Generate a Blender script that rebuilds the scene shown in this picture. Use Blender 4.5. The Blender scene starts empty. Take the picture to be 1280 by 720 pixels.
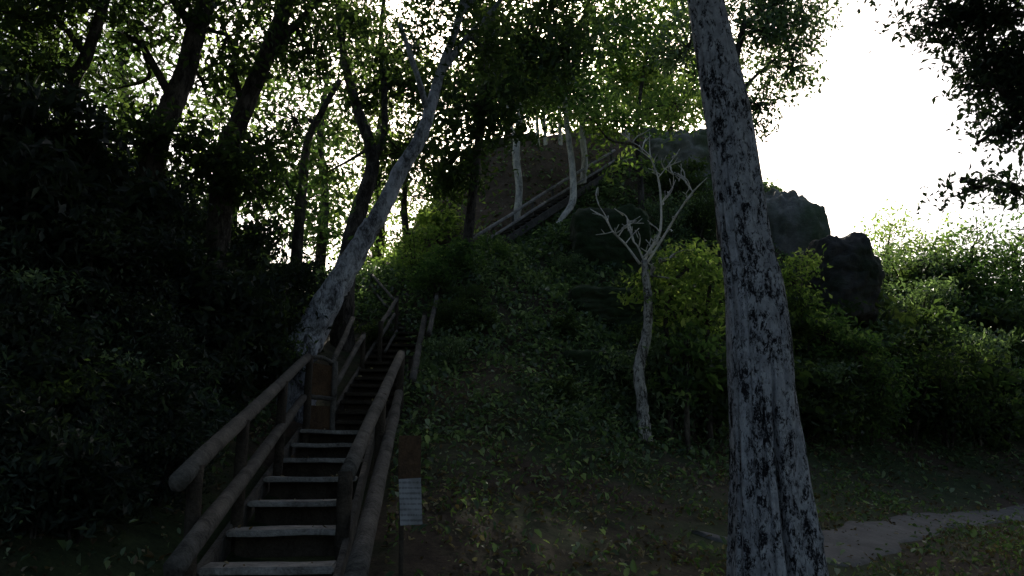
import bpy, math, random
import numpy as np
from mathutils import Vector, noise

random.seed(7)
RNG = np.random.default_rng(11)
SC = bpy.context.scene
COL = SC.collection
R = math.radians

# ------------------------------------------------------------------ camera
FPX = 996.0
PITCH = math.atan(212 / FPX)
CAMZ = 1.6
SP, CP = math.sin(PITCH), math.cos(PITCH)


def ray(px, py):
    cx, cz = (px - 640) / FPX, (360 - py) / FPX
    return np.array([cx, CP - cz * SP, SP + cz * CP])


def P(px, py, Y):
    d = ray(px, py)
    return np.array([0, 0, CAMZ]) + d * (Y / d[1])


def size(px, py, Y, w):
    return w / FPX * Y / ray(px, py)[1]


cam = bpy.data.cameras.new('camera')
co = bpy.data.objects.new('camera', cam)
COL.objects.link(co)
co.location = (0, 0, CAMZ)
co.rotation_euler = (math.pi / 2 + PITCH, 0, 0)
cam.sensor_width = 36
cam.lens = 36 * FPX / 1280
cam.clip_start = 0.05
cam.clip_end = 3000
SC.camera = co

# ------------------------------------------------------------------ light
AZ, EL = R(3), R(32)
world = bpy.data.worlds.new('World')
SC.world = world
world.use_nodes = True
nt = world.node_tree
bg = nt.nodes['Background']
sky = nt.nodes.new('ShaderNodeTexSky')
sky.sky_type = 'NISHITA'
sky.sun_disc = False
sky.sun_elevation = EL
sky.sun_rotation = AZ
sky.air_density = 1.0
sky.dust_density = 4.0
sky.ozone_density = 1.0
nt.links.new(sky.outputs[0], bg.inputs['Color'])
bg.inputs['Strength'].default_value = 0.15
sl = bpy.data.lights.new('sun', 'SUN')
sl.energy = 4.5
sl.angle = R(0.5)
sl.color = (1.0, 0.93, 0.8)
so = bpy.data.objects.new('sun', sl)
COL.objects.link(so)
sdir = Vector((math.sin(AZ) * math.cos(EL), math.cos(AZ) * math.cos(EL), math.sin(EL)))
so.rotation_euler = sdir.to_track_quat('Z', 'Y').to_euler()
so.location = sdir * 60
SC.view_settings.view_transform = 'Standard'
SC.view_settings.look = 'None'
SC.view_settings.gamma = 1
SC.view_settings.exposure = EXPOSURE = 0.4
SC.render.engine = 'CYCLES'
SC.cycles.max_bounces = 6
SC.cycles.diffuse_bounces = 3
SC.cycles.glossy_bounces = 2
SC.cycles.transmission_bounces = 4
SC.cycles.transparent_max_bounces = 4


# ------------------------------------------------------------------ materials
def mat(name):
    m = bpy.data.materials.new(name)
    m.use_nodes = True
    n = m.node_tree
    n.nodes.clear()
    out = n.nodes.new('ShaderNodeOutputMaterial')
    return m, n, out


def node(n, t, **kw):
    x = n.nodes.new(t)
    for k, v in kw.items():
        if k.startswith('i_'):
            x.inputs[k[2:].replace('_', ' ')].default_value = v
        else:
            setattr(x, k, v)
    return x


def ramp(n, src, stops):
    r = n.nodes.new('ShaderNodeValToRGB')
    e = r.color_ramp.elements
    while len(e) > 1:
        e.remove(e[0])
    e[0].position = stops[0][0]
    e[0].color = (*stops[0][1], 1)
    for p, c in stops[1:]:
        k = e.new(p)
        k.color = (*c, 1)
    n.links.new(src, r.inputs[0])
    return r.outputs[0]


def coords(n, scale=(1, 1, 1), kind='Object'):
    tc = n.nodes.new('ShaderNodeTexCoord')
    mp = n.nodes.new('ShaderNodeMapping')
    mp.inputs['Scale'].default_value = scale
    n.links.new(tc.outputs[kind], mp.inputs[0])
    return mp.outputs[0]


def noise_n(n, vec, scale, detail=5, rough=0.6, dist=0.0):
    t = node(n, 'ShaderNodeTexNoise')
    t.inputs['Scale'].default_value = scale
    t.inputs['Detail'].default_value = detail
    t.inputs['Roughness'].default_value = rough
    t.inputs['Distortion'].default_value = dist
    n.links.new(vec, t.inputs['Vector'])
    return t.outputs['Fac']


def mixc(n, fac, a, b, mode='MIX'):
    x = n.nodes.new('ShaderNodeMix')
    x.data_type = 'RGBA'
    x.blend_type = mode
    for i, v in ((0, fac), (6, a), (7, b)):
        if isinstance(v, (int, float)):
            x.inputs[i].default_value = v
        elif isinstance(v, tuple):
            x.inputs[i].default_value = (*v, 1)
        else:
            n.links.new(v, x.inputs[i])
    return x.outputs[2]


def finish(n, out, col, rough=0.9, bump=None, bstr=0.5, bdist=0.02, spec=0.2):
    b = n.nodes.new('ShaderNodeBsdfPrincipled')
    n.links.new(col, b.inputs['Base Color'])
    b.inputs['Roughness'].default_value = rough
    b.inputs['Specular IOR Level'].default_value = spec
    if bump is not None:
        bm = n.nodes.new('ShaderNodeBump')
        bm.inputs['Strength'].default_value = bstr
        bm.inputs['Distance'].default_value = bdist
        n.links.new(bump, bm.inputs['Height'])
        n.links.new(bm.outputs[0], b.inputs['Normal'])
    n.links.new(b.outputs[0], out.inputs[0])


def leaf_mat(name, dark, mid, light, trans=0.45, rough=0.65):
    m, n, out = mat(name)
    at = n.nodes.new('ShaderNodeAttribute')
    at.attribute_name = 'var'
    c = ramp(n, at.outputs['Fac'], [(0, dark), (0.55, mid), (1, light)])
    b = n.nodes.new('ShaderNodeBsdfPrincipled')
    b.inputs['Roughness'].default_value = rough
    b.inputs['Specular IOR Level'].default_value = 0.2
    n.links.new(c, b.inputs['Base Color'])
    t = n.nodes.new('ShaderNodeBsdfTranslucent')
    tc = mixc(n, 1.0, c, (2.7, 3.1, 1.3), 'MULTIPLY')
    n.links.new(tc, t.inputs[0])
    mx = n.nodes.new('ShaderNodeMixShader')
    mx.inputs[0].default_value = trans
    n.links.new(b.outputs[0], mx.inputs[1])
    n.links.new(t.outputs[0], mx.inputs[2])
    n.links.new(mx.outputs[0], out.inputs[0])
    return m


LEAF_D = leaf_mat('leaf_dark', (.016, .026, .014), (.032, .048, .022), (.075, .095, .04))
LEAF_K = leaf_mat('leaf_bank_shade', (.008, .013, .01), (.016, .025, .017), (.05, .065, .045), .25)  # leaf colour darkened in place of deeper shade on the left bank
LEAF_G = leaf_mat('leaf_green', (.025, .047, .022), (.052, .085, .038), (.12, .15, .075), 0.5)
LEAF_Y = leaf_mat('leaf_yellow_green', (.045, .075, .028), (.105, .14, .052), (.25, .27, .13), 0.55)  # paler, yellower leaf colour carries part of the sunlit look
LEAF_B = leaf_mat('leaf_glossy', (.015, .027, .02), (.03, .048, .034), (.07, .095, .075), 0.3, 0.35)
LEAF_I = leaf_mat('creeper_leaf', (.03, .05, .03), (.08, .115, .07), (.2, .25, .17), 0.3, 0.5)
LITTER = leaf_mat('dry_leaf', (.04, .028, .018), (.12, .085, .05), (.36, .31, .23), 0.15, 0.8)


def bark(name, light, dark, sc=7.0, stretch=0.32, lo=0.42, hi=0.56, bstr=0.8, bigw=.45):
    fine = 1.0
    m, n, out = mat(name)
    v = coords(n, (1, 1, stretch))
    a = noise_n(n, v, sc, 8, 0.72, 0.6)
    f = noise_n(n, v, sc * 4.5, 6, 0.7, 0.8)
    big = noise_n(n, coords(n, (1, 1, 0.6)), sc * 0.25, 3, 0.5)
    mth = node(n, 'ShaderNodeMath', operation='MULTIPLY_ADD')
    n.links.new(f, mth.inputs[0])
    mth.inputs[1].default_value = 0.55 * fine
    n.links.new(a, mth.inputs[2])
    m2 = node(n, 'ShaderNodeMath', operation='MULTIPLY_ADD')
    n.links.new(big, m2.inputs[0])
    m2.inputs[1].default_value = bigw
    n.links.new(mth.outputs[0], m2.inputs[2])
    off = 0.275 * fine + bigw / 2
    mid = tuple((x * .55 + y * .45) for x, y in zip(light, dark))
    nm = node(n, 'ShaderNodeMapRange')
    nm.inputs['From Min'].default_value = lo + off
    nm.inputs['From Max'].default_value = hi + off
    n.links.new(m2.outputs[0], nm.inputs['Value'])
    c = ramp(n, nm.outputs[0], [(0, dark), (.45, mid), (.8, light), (1, tuple(x * 1.2 for x in light))])
    c = mixc(n, .8, c, ramp(n, noise_n(n, coords(n, (1, 1, .7)), sc * .55, 5, .65), [(.35, (.5, .5, .52)), (.5, (.85, .85, .86)), (.65, (1.2, 1.2, 1.18))]), 'MULTIPLY')
    finish(n, out, c, 0.92, m2.outputs[0], bstr, 0.05)
    return m


BARK_BIG = bark('bark_mottled_grey', (.74, .74, .76), (.03, .03, .036), 20, 0.48, 0.42, 0.52, 1.6, .4)
BARK_PALE = bark('bark_pale', (.45, .46, .49), (.07, .07, .075), 9, 0.5, 0.36, 0.6)
BARK_WHITE = bark('bark_white', (.62, .58, .50), (.2, .18, .14), 9, 0.5, 0.3, 0.5)
BARK_LIMB = bark('bark_sunlit', (.7, .68, .62), (.3, .28, .24), 9, 0.5, 0.25, 0.45)  # limb colour whitened to stand in for light on the bare branches
BARK_MOTT = bark('bark_mottled_white', (.5, .48, .44), (.06, .055, .05), 13, 0.4, 0.4, 0.56, 1.0, .3)
BARK_DARK = bark('bark_dark', (.10, .085, .07), (.025, .02, .016), 8, 0.4, 0.4, 0.6)


def wood(name, light, dark):
    m, n, out = mat(name)
    v = coords(n, (1, 1, 1))
    a = noise_n(n, v, 3, 6, 0.7, 1.0)
    g = noise_n(n, v, 38, 4, 0.6)
    mx = node(n, 'ShaderNodeMath', operation='MULTIPLY_ADD')
    n.links.new(g, mx.inputs[0])
    mx.inputs[1].default_value = .5
    n.links.new(a, mx.inputs[2])
    c = ramp(n, mx.outputs[0], [(.55, dark), (.7, tuple((p + q) * .45 for p, q in zip(dark, light))), (.92, light)])
    finish(n, out, c, .92, mx.outputs[0], 1.0, .03)
    return m


WOOD = wood('weathered_wood', (.135, .122, .105), (.03, .027, .023))
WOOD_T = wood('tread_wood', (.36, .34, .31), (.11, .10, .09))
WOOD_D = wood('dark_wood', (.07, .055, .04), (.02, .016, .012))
WOOD_B = wood('brown_board', (.11, .065, .035), (.04, .025, .015))


def stone(name, a, b, moss, amt=0.5):
    m, n, out = mat(name)
    v = coords(n)
    x = noise_n(n, v, 1.4, 9, .7, .4)
    y = noise_n(n, v, 0.55, 6, .6)
    z = noise_n(n, v, 9, 6, .7)
    c = ramp(n, x, [(.3, a), (.7, b)])
    fr = ramp(n, y, [(amt - .08, (0, 0, 0)), (amt + .1, (1, 1, 1))])
    c = mixc(n, fr, c, moss)
    c = mixc(n, 0.5, c, ramp(n, z, [(.3, (.35, .35, .35)), (.7, (1.3, 1.3, 1.3))]), 'MULTIPLY')
    mm = node(n, 'ShaderNodeMath', operation='MULTIPLY_ADD')
    n.links.new(z, mm.inputs[0])
    mm.inputs[1].default_value = .4
    n.links.new(x, mm.inputs[2])
    finish(n, out, c, .95, mm.outputs[0], .9, .12)
    return m


STONE = stone('mossy_stone', (.09, .088, .08), (.24, .23, .2), (.07, .09, .05), .5)
STONE_K = stone('dark_grey_stone', (.035, .034, .032), (.10, .095, .085), (.035, .045, .025), .55)
STONE_M = stone('moss_covered_stone', (.05, .05, .035), (.10, .10, .07), (.035, .055, .022), .42)
STONE_B = stone('brown_stone', (.06, .045, .03), (.16, .12, .085), (.05, .055, .025), .56)


def ground_mat():
    m, n, out = mat('forest_floor')
    v = coords(n)
    a = noise_n(n, v, .35, 6, .6, .5)
    f = noise_n(n, v, 4.0, 8, .72)
    s = noise_n(n, v, 22, 6, .75)
    soil = ramp(n, f, [(.3, (.028, .020, .014)), (.6, (.075, .055, .038)), (.8, (.12, .09, .06))])
    green = ramp(n, f, [(.3, (.018, .028, .012)), (.7, (.055, .075, .028))])
    k = ramp(n, a, [(.42, (0, 0, 0)), (.56, (1, 1, 1))])
    c = mixc(n, k, soil, green)
    at = n.nodes.new('ShaderNodeAttribute')
    at.attribute_name = 'soil'
    c = mixc(n, at.outputs['Fac'], c, ramp(n, f, [(.3, (.05, .035, .022)), (.6, (.11, .08, .055)), (.8, (.16, .125, .085))]))
    c = mixc(n, .7, c, ramp(n, s, [(.3, (.4, .4, .4)), (.72, (1.5, 1.5, 1.5))]), 'MULTIPLY')
    mm = node(n, 'ShaderNodeMath', operation='MULTIPLY_ADD')
    n.links.new(s, mm.inputs[0])
    mm.inputs[1].default_value = .35
    n.links.new(f, mm.inputs[2])
    finish(n, out, c, .96, mm.outputs[0], .8, .1)
    return m


def path_mat():
    m, n, out = mat('trodden_earth')
    v = coords(n)
    f = noise_n(n, v, 2.0, 8, .7)
    s = noise_n(n, v, 30, 5, .7)
    c = ramp(n, f, [(.3, (.07, .069, .067)), (.7, (.15, .148, .145))])
    c = mixc(n, .4, c, ramp(n, s, [(.3, (.5, .5, .5)), (.7, (1.3, 1.3, 1.3))]), 'MULTIPLY')
    finish(n, out, c, .95, s, .5, .02)
    return m


def paper_mat():
    m, n, out = mat('notice_sheet')
    tc = n.nodes.new('ShaderNodeTexCoord')
    w = node(n, 'ShaderNodeTexWave', bands_direction='Z')
    w.inputs['Scale'].default_value = 7.5
    w.inputs['Distortion'].default_value = .4
    n.links.new(tc.outputs['Object'], w.inputs['Vector'])
    a = noise_n(n, coords(n, (60, 60, 14)), 1.0, 2, .5)
    d = noise_n(n, coords(n), 9.0, 5, .6)
    mm = node(n, 'ShaderNodeMath', operation='MULTIPLY')
    n.links.new(w.outputs['Fac'], mm.inputs[0])
    n.links.new(a, mm.inputs[1])
    c = ramp(n, mm.outputs[0], [(.25, (.27, .27, .27)), (.5, (.15, .15, .15))])
    c = mixc(n, .6, c, ramp(n, d, [(.35, (.45, .43, .4)), (.6, (1, 1, 1))]), 'MULTIPLY')
    finish(n, out, c, .7)
    return m


PAPER = paper_mat()


# ------------------------------------------------------------------ object helpers
def mesh_obj(name, V, F, m, parent=None, var=None, smooth=False):
    me = bpy.data.meshes.new(name)
    V = np.asarray(V, dtype=np.float32)
    if isinstance(F, np.ndarray):
        k = F.shape[1]
        me.vertices.add(len(V))
        me.vertices.foreach_set('co', V.ravel())
        me.loops.add(F.size)
        me.loops.foreach_set('vertex_index', F.ravel().astype(np.int32))
        me.polygons.add(len(F))
        me.polygons.foreach_set('loop_start', np.arange(0, F.size, k, dtype=np.int32))
        me.polygons.foreach_set('loop_total', np.full(len(F), k, dtype=np.int32))
        me.update(calc_edges=True)
    else:
        me.from_pydata([tuple(map(float, v)) for v in V], [], F)
        me.update()
    if var is not None:
        at = me.attributes.new('var', 'FLOAT', 'FACE')
        at.data.foreach_set('value', np.asarray(var, dtype=np.float32))
    me.materials.append(m)
    if smooth:
        me.polygons.foreach_set('use_smooth', np.ones(len(me.polygons), dtype=bool))
    o = bpy.data.objects.new(name, me)
    COL.objects.link(o)
    if parent is not None:
        o.parent = parent
    return o


def tag(o, label, cat, group=None, kind=None):
    if label:
        o['label'] = label
    if cat:
        o['category'] = cat
    if group:
        o['group'] = group
    if kind:
        o['kind'] = kind
    return o


def thing(name, loc, label, cat, group=None):
    o = bpy.data.objects.new(name, None)
    o.empty_display_size = .3
    COL.objects.link(o)
    o.location = tuple(map(float, loc))
    return tag(o, label, cat, group)


def smooth_path(pts, rad, sub=6):
    pts = [np.asarray(p, float) for p in pts]
    if len(pts) < 3:
        n = max(2, sub)
        t = np.linspace(0, 1, n)[:, None]
        return (1 - t) * pts[0] + t * pts[1], np.interp(t[:, 0], [0, 1], rad)
    ex = [2 * pts[0] - pts[1]] + pts + [2 * pts[-1] - pts[-2]]
    out, rr = [], []
    for i in range(1, len(ex) - 2):
        for k in range(sub):
            t = k / sub
            a, b, c, d = ex[i - 1:i + 3]
            out.append(.5 * ((2 * b) + (c - a) * t + (2 * a - 5 * b + 4 * c - d) * t * t + (3 * b - a - 3 * c + d) * t ** 3))
            rr.append(rad[i - 1] * (1 - t) + rad[i] * t)
    out.append(pts[-1])
    rr.append(rad[-1])
    return np.array(out), np.array(rr)


class Tubes:
    """collects tubes into one mesh"""
    def __init__(s):
        s.V, s.F, s.n = [], [], 0

    def add(s, pts, rad, sides=8, wob=0.0, cap=True):
        pts = np.asarray(pts, float)
        tan = np.gradient(pts, axis=0)
        tan /= np.linalg.norm(tan, axis=1)[:, None] + 1e-9
        ref = np.array([0.3, 1, .05]) if abs(tan[0][2]) > .5 else np.array([0, 0, 1.0])
        u = np.cross(tan, ref)
        u /= np.linalg.norm(u, axis=1)[:, None] + 1e-9
        w = np.cross(tan, u)
        th = np.linspace(0, 2 * math.pi, sides, endpoint=False)
        r = np.asarray(rad)[:, None] * np.ones(sides)[None]
        if wob:
            k = RNG.normal(0, 1, (len(pts), sides))
            k = (k + np.roll(k, 1, 1) + np.roll(k, 1, 0)) / 1.8
            r = r * (1 + wob * k)
        V = pts[:, None] + r[..., None] * (np.cos(th)[None, :, None] * u[:, None] + np.sin(th)[None, :, None] * w[:, None])
        m = len(pts)
        b = s.n
        s.V.append(V.reshape(-1, 3))
        for i in range(m - 1):
            for j in range(sides):
                j2 = (j + 1) % sides
                s.F.append((b + i * sides + j, b + i * sides + j2, b + (i + 1) * sides + j2, b + (i + 1) * sides + j))
        if cap:
            s.F.append(tuple(b + j for j in range(sides))[::-1])
            s.F.append(tuple(b + (m - 1) * sides + j for j in range(sides)))
        s.n += m * sides

    def build(s, name, m, parent=None, smooth=True):
        return mesh_obj(name, np.concatenate(s.V), s.F, m, parent, smooth=smooth)


def box_mesh(c, half, rot=None, bevel=.01, warp=.004):
    """bevelled, slightly uneven board; c centre, half sizes, rot 3x3"""
    import bmesh
    bm = bmesh.new()
    bmesh.ops.create_cube(bm, size=2)
    L = int(np.argmax(half))
    for v in bm.verts:
        v.co = Vector([v.co[i] * half[i] for i in range(3)])
    ed = [e for e in bm.edges if abs((e.verts[0].co - e.verts[1].co)[L]) > half[L]]
    bmesh.ops.subdivide_edges(bm, edges=ed, cuts=5)
    if bevel:
        sharp = [e for e in bm.edges if len(e.link_faces) == 2 and e.calc_face_angle() > .5]
        bmesh.ops.bevel(bm, geom=sharp, offset=bevel, segments=2, affect='EDGES')
    Rm = np.eye(3) if rot is None else rot
    V = []
    for v in bm.verts:
        q = np.array(v.co)
        q = q + np.array(noise.noise_vector(Vector(q * 2.3) + Vector(c))) * warp * 2
        V.append(Rm @ q + np.asarray(c))
    F = [tuple(x.index for x in f.verts) for f in bm.faces]
    bm.free()
    return np.array(V), F


def board(name, a, b, w, h, m, parent, up=(0, 0, 1), bevel=.01, warp=.004):
    """board running from a to b, w across, h high"""
    a, b = np.asarray(a, float), np.asarray(b, float)
    d = b - a
    L = np.linalg.norm(d)
    d /= L
    s = np.cross(d, up)
    s /= np.linalg.norm(s)
    t = np.cross(s, d)
    Rm = np.stack([d, s, t], 1)
    V, F = box_mesh((a + b) / 2, (L / 2, w / 2, h / 2), Rm, bevel, warp)
    return mesh_obj(name, V, F, m, parent, smooth=False)


def rootless(o, root):
    """parts are modelled in world space: bring them under their thing"""
    o.parent = root
    o.matrix_parent_inverse = root.matrix_basis.inverted()
    return o


# leaves -----------------------------------------------------------------
def leaves_mesh(C, L, W, up=0.5, fold=.25, droop=None, hexa=False):
    """C (n,3) positions, L lengths, W widths -> V,F (two triangles each)"""
    n = len(C)
    d = RNG.normal(0, 1, (n, 3))
    if droop is not None:
        d[:, 2] = d[:, 2] * .6 - droop
    d /= np.linalg.norm(d, axis=1)[:, None]
    nn = RNG.normal(0, 1, (n, 3))
    nn[:, 2] += up * 2
    s = np.cross(d, nn)
    s /= np.linalg.norm(s, axis=1)[:, None] + 1e-9
    k = np.cross(s, d)
    L = np.broadcast_to(L, n)[:, None]
    W = np.broadcast_to(W, n)[:, None]
    base = C - d * L * .5
    tip = C + d * L * .5 - k * L * .08
    if hexa:
        a1, a2 = C - d * L * .25 + s * W * .42 + k * W * fold, C + d * L * .15 + s * W * .4 + k * W * fold
        b1, b2 = C - d * L * .25 - s * W * .42 + k * W * fold, C + d * L * .15 - s * W * .4 + k * W * fold
        V = np.stack([base, a1, a2, tip, b2, b1], 1).reshape(-1, 3)
        i = np.arange(n)[:, None] * 6
        F = np.concatenate([i + np.array([t_]) for t_ in ([0, 2, 1], [0, 3, 2], [0, 4, 3], [0, 5, 4])], 1).reshape(-1, 3)
        return V, F
    m1 = C - d * L * .08 + s * W * .5 + k * W * fold
    m2 = C - d * L * .08 - s * W * .5 + k * W * fold
    V = np.stack([base, m1, tip, m2], 1).reshape(-1, 3)
    i = np.arange(n)[:, None] * 4
    F = np.concatenate([i + np.array([[0, 2, 1]]), i + np.array([[0, 3, 2]])], 1).reshape(-1, 3)
    return V, F


class Crown:
    def __init__(s, leaf=.12, mat_=LEAF_D):
        s.C, s.leaf, s.mat, s.var, s.L = [], leaf, mat_, [], []
        s.tw = Tubes()

    def blob(s, c, r, n, cl=.3, per=22, shell=.35, twigs=True, src=None, twr=.008):
        """ellipsoid r of n clumps"""
        c, r = np.asarray(c, float), np.asarray(r, float)
        q = RNG.normal(0, 1, (n, 3))
        q /= np.linalg.norm(q, axis=1)[:, None]
        rad = RNG.uniform(0, 1, n) ** shell
        # uneven outline
        lob = 1 + .28 * np.sin(q[:, 0] * 5 + c[0] * 3) * np.cos(q[:, 2] * 6 + c[2]) + RNG.normal(0, .1, n)
        cc = c + q * r * (rad * lob)[:, None]
        per_n = RNG.poisson(per, n)
        C = np.repeat(cc, per_n, 0)
        k = len(C)
        C = C + RNG.normal(0, 1, (k, 3)) * cl * np.array([1, 1, .55])
        s.C.append(C)
        cv = RNG.normal(0, .16, n)
        s.var.append(np.clip(.42 + np.repeat(cv, per_n) + RNG.normal(0, .17, k), 0, 1))
        s.L.append(s.leaf * RNG.uniform(.65, 1.25, k))
        if twigs:
            o = c if src is None else np.asarray(src, float)
            for p in cc[::2]:
                mid = (o + p) / 2 + RNG.normal(0, .1, 3) * np.linalg.norm(p - o) - np.array([0, 0, .03])
                pp, rr = smooth_path([o, mid, p], [twr * 2.2, twr * 1.3, twr * .5], 3)
                s.tw.add(pp, rr, 4, cap=False)

    def build(s, root, bmat=BARK_DARK, off=None, asp=.45, up=.5):
        C = np.concatenate(s.C)
        L = np.concatenate(s.L)
        V, F = leaves_mesh(C, L, L * asp, up)
        var = np.repeat(np.concatenate(s.var), 2)
        nl = len(F)
        if s.tw.n:
            TV = np.concatenate(s.tw.V)
            TF = np.array([f for f in s.tw.F if len(f) == 4]) + len(V)
            TF = np.concatenate([TF[:, [0, 1, 2]], TF[:, [0, 2, 3]]])
            V = np.concatenate([V, TV])
            F = np.concatenate([F, TF])
            var = np.concatenate([var, np.full(len(TF), .5)])
        o = mesh_obj('crown', V, F, s.mat, None, var=var)
        o.data.materials.append(bmat)
        mi_ = np.zeros(len(F), dtype=np.int32)
        mi_[nl:] = 1
        o.data.polygons.foreach_set('material_index', mi_)
        rootless(o, root)
        return o


# ------------------------------------------------------------------ terrain
ctrl = []


def cp(px, py, Y, dz=0.0):
    p = P(px, py, Y)
    ctrl.append((p[0], p[1], p[2] + dz))


# world-space controls (x, y, z)
for q in [(-3, 2, 0), (0, 1, 0), (4, 2, 0), (8, 2, 0), (14, 3, .1), (0, -8, 0), (10, -8, 0), (-10, -8, 1.0), (20, 8, .3),
          (-5.2, 3, 1.6), (-7.5, 4, 3.2), (-10, 2, 4), (0, 5, .05), (3, 5, 0), (7, 6, 0), (5, 9, .08), (9, 11, .2), (14, 14, .5), (22, 20, 1.5),
          (-4.4, 6, 1.7), (-6.2, 6, 3.2), (-9, 6.5, 5), (-4.5, 9, 2.5), (-6, 9, 3.9), (-8.2, 9.5, 5.6), (-5, 12, 3.6), (-7.5, 12.5, 5.6), (-11, 13, 7),
          (-5.2, 15, 4.6), (-8, 17, 6.0), (-14, 20, 8), (-7, 22, 6.5), (-10, 28, 6.5), (-22, 30, 9), (-5, 27, 7.5), (-4, 36, 8), (-16, 45, 7), (-30, 12, 10), (-30, 60, 8),
          (0, 48, 12), (10, 48, 11), (20, 45, 6), (30, 35, 3), (40, 20, 1), (0, 70, 8), (30, 70, 3), (60, 50, 2), (-60, 30, 9), (-30, -20, 5), (30, -25, 0),
          (13, 22, .8), (18, 28, 2.5), (24, 30, 3)]:
    ctrl.append(q)
# along the stairway (just below the treads)
for px, py, Y in [(418, 540, 12)]:
    pass
STDIR = np.array([-.1287, 1, .2285])
SA = P(375, 540, 12)
SB = SA + np.array([1.04, .134, 0])
for Y in (4, 6, 8, 10, 12):
    for e, off in ((SA, .32), (SB, .38)):
        q = e + STDIR * (Y - e[1])
        ctrl.append((q[0], q[1], q[2] - off))
F2A, F2B = P(446, 528, 12.6), P(503, 418, 17.2)
for t in (.1, .5, 1):
    q = F2A * (1 - t) + F2B * t
    ctrl.append((q[0], q[1], q[2] - .45))
for px, py, Y in [(520, 650, 8), (560, 700, 7.6), (560, 600, 9.5), (550, 520, 11.5), (560, 445, 14.5), (600, 480, 13.5), (640, 700, 7.8), (640, 620, 10.2), (640, 560, 12.4),
                  (620, 400, 17), (720, 690, 8.5), (720, 600, 11.5), (720, 540, 13.8), (720, 480, 16), (720, 380, 20), (660, 310, 24), (600, 320, 22), (560, 340, 20),
                  (800, 640, 10.5), (808, 560, 13.6), (800, 480, 17), (800, 400, 20.5), (860, 600, 13), (860, 480, 19), (880, 560, 16),
                  (545, 285, 26), (575, 232, 28), (600, 198, 30), (650, 176, 32), (620, 250, 27.5), (700, 172, 34), (780, 172, 35), (860, 186, 34.5), (930, 225, 33), (1000, 262, 32), (1060, 330, 31), (1100, 395, 31),
                  (860, 380, 23), (860, 280, 28), (780, 280, 26), (720, 240, 28.5), (700, 400, 18.2), (790, 340, 22.8), (960, 400, 26), (960, 500, 21), (980, 590, 16.5), (1000, 540, 21),
                  (1080, 600, 19), (1060, 480, 25), (1180, 560, 24), (1180, 480, 30), (1280, 430, 36), (1200, 400, 38), (520, 350, 21)]:
    cp(px, py, Y)
ctrl = np.array(ctrl)


def _k(d2):
    return .5 * d2 * np.log(d2 + 1e-9)


_c = ctrl[:, :2] / 10
_n = len(_c)
_K = _k(((_c[:, None] - _c[None]) ** 2).sum(-1)) + np.eye(_n) * .02
_Pm = np.concatenate([np.ones((_n, 1)), _c], 1)
_A = np.block([[_K, _Pm], [_Pm.T, np.zeros((3, 3))]])
_w = np.linalg.solve(_A, np.concatenate([ctrl[:, 2], np.zeros(3)]))
_oct = [(RNG.uniform(0, 6.28), RNG.uniform(0, 6.28), RNG.uniform(0, 6.28), f, a) for f, a in
        ((.9, .12), (1.3, .1), (1.9, .07), (2.7, .05), (3.9, .03), (5.6, .02), (7.5, .014))]


def H(x, y):
    x = np.atleast_1d(np.asarray(x, float))
    y = np.atleast_1d(np.asarray(y, float))
    q = np.stack([x.ravel(), y.ravel()], 1) / 10
    z = np.empty(len(q))
    for i in range(0, len(q), 20000):
        s = q[i:i + 20000]
        K = _k(((s[:, None] - _c[None]) ** 2).sum(-1))
        z[i:i + 20000] = K @ _w[:_n] + _w[_n] + s @ _w[_n + 1:]
    X, Y = x.ravel(), y.ravel()
    r = np.hypot(X, Y - 15)
    f = np.clip((r - 45) / 40, 0, 1)
    f = f * f * (3 - 2 * f)
    z = z * (1 - f) + 1.5 * f
    nz = np.zeros(len(z))
    for p1, p2, an, fr, am in _oct:
        u = X * math.cos(an) + Y * math.sin(an)
        v = -X * math.sin(an) + Y * math.cos(an)
        nz += am * np.sin(u * fr + p1 + .8 * np.sin(v * fr * .7)) * np.cos(v * fr * .83 + p2)
    flat = np.clip((z - .6) / 2.5, .12, 1.3)
    # keep clear of the stairs
    dist = np.abs(X - (-2.6 - .1287 * (Y - 12)))
    nearst = np.clip((dist - .4) / 1.2, 0.1, 1)
    nearst = np.where(Y > 18.5, 1, nearst)
    z = z + nz * flat * nearst
    return z.reshape(x.shape)


def H1(x, y):
    return float(H([x], [y])[0])


def hit(px, py, y0=3.0, y1=80.0):
    d = ray(px, py)
    d = d / d[1]
    ys = np.arange(y0, y1, .1)
    pts = np.array([0, 0, CAMZ])[None] + ys[:, None] * d[None]
    b = np.nonzero(pts[:, 2] < H(pts[:, 0], pts[:, 1]))[0]
    return pts[b[0]] if len(b) else None


gx = np.concatenate([-np.geomspace(300, 16.2, 26), np.arange(-16, 24.01, .2), np.geomspace(24.3, 300, 26)])
gy = np.concatenate([-np.geomspace(300, 4.2, 22), np.arange(-4, 42.01, .2), np.geomspace(42.4, 500, 34)])
GX, GY = np.meshgrid(gx, gy)
GZ = H(GX.ravel(), GY.ravel())
nx, ny = len(gx), len(gy)
idx = np.arange(nx * ny).reshape(ny, nx)
Fg = np.stack([idx[:-1, :-1].ravel(), idx[:-1, 1:].ravel(), idx[1:, 1:].ravel(), idx[1:, :-1].ravel()], 1)
g = mesh_obj('ground', np.stack([GX.ravel(), GY.ravel(), GZ], 1), Fg, ground_mat(), smooth=True)
_a, _b = P(585, 318, 22.5), P(770, 200, 30.0)
_cr = (_b[0] - _a[0]) * (GY.ravel() - _a[1]) - (_b[1] - _a[1]) * (GX.ravel() - _a[0])
soil = ((_cr > 0) & (GY.ravel() > 22) & (GX.ravel() < 7)).astype(np.float32)
_e = P(580, 450, 14.5)
soil = np.maximum(soil, np.exp(-((GX.ravel() - _e[0]) / .9) ** 2 - ((GY.ravel() - _e[1]) / 2.2) ** 2)).astype(np.float32)
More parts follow.
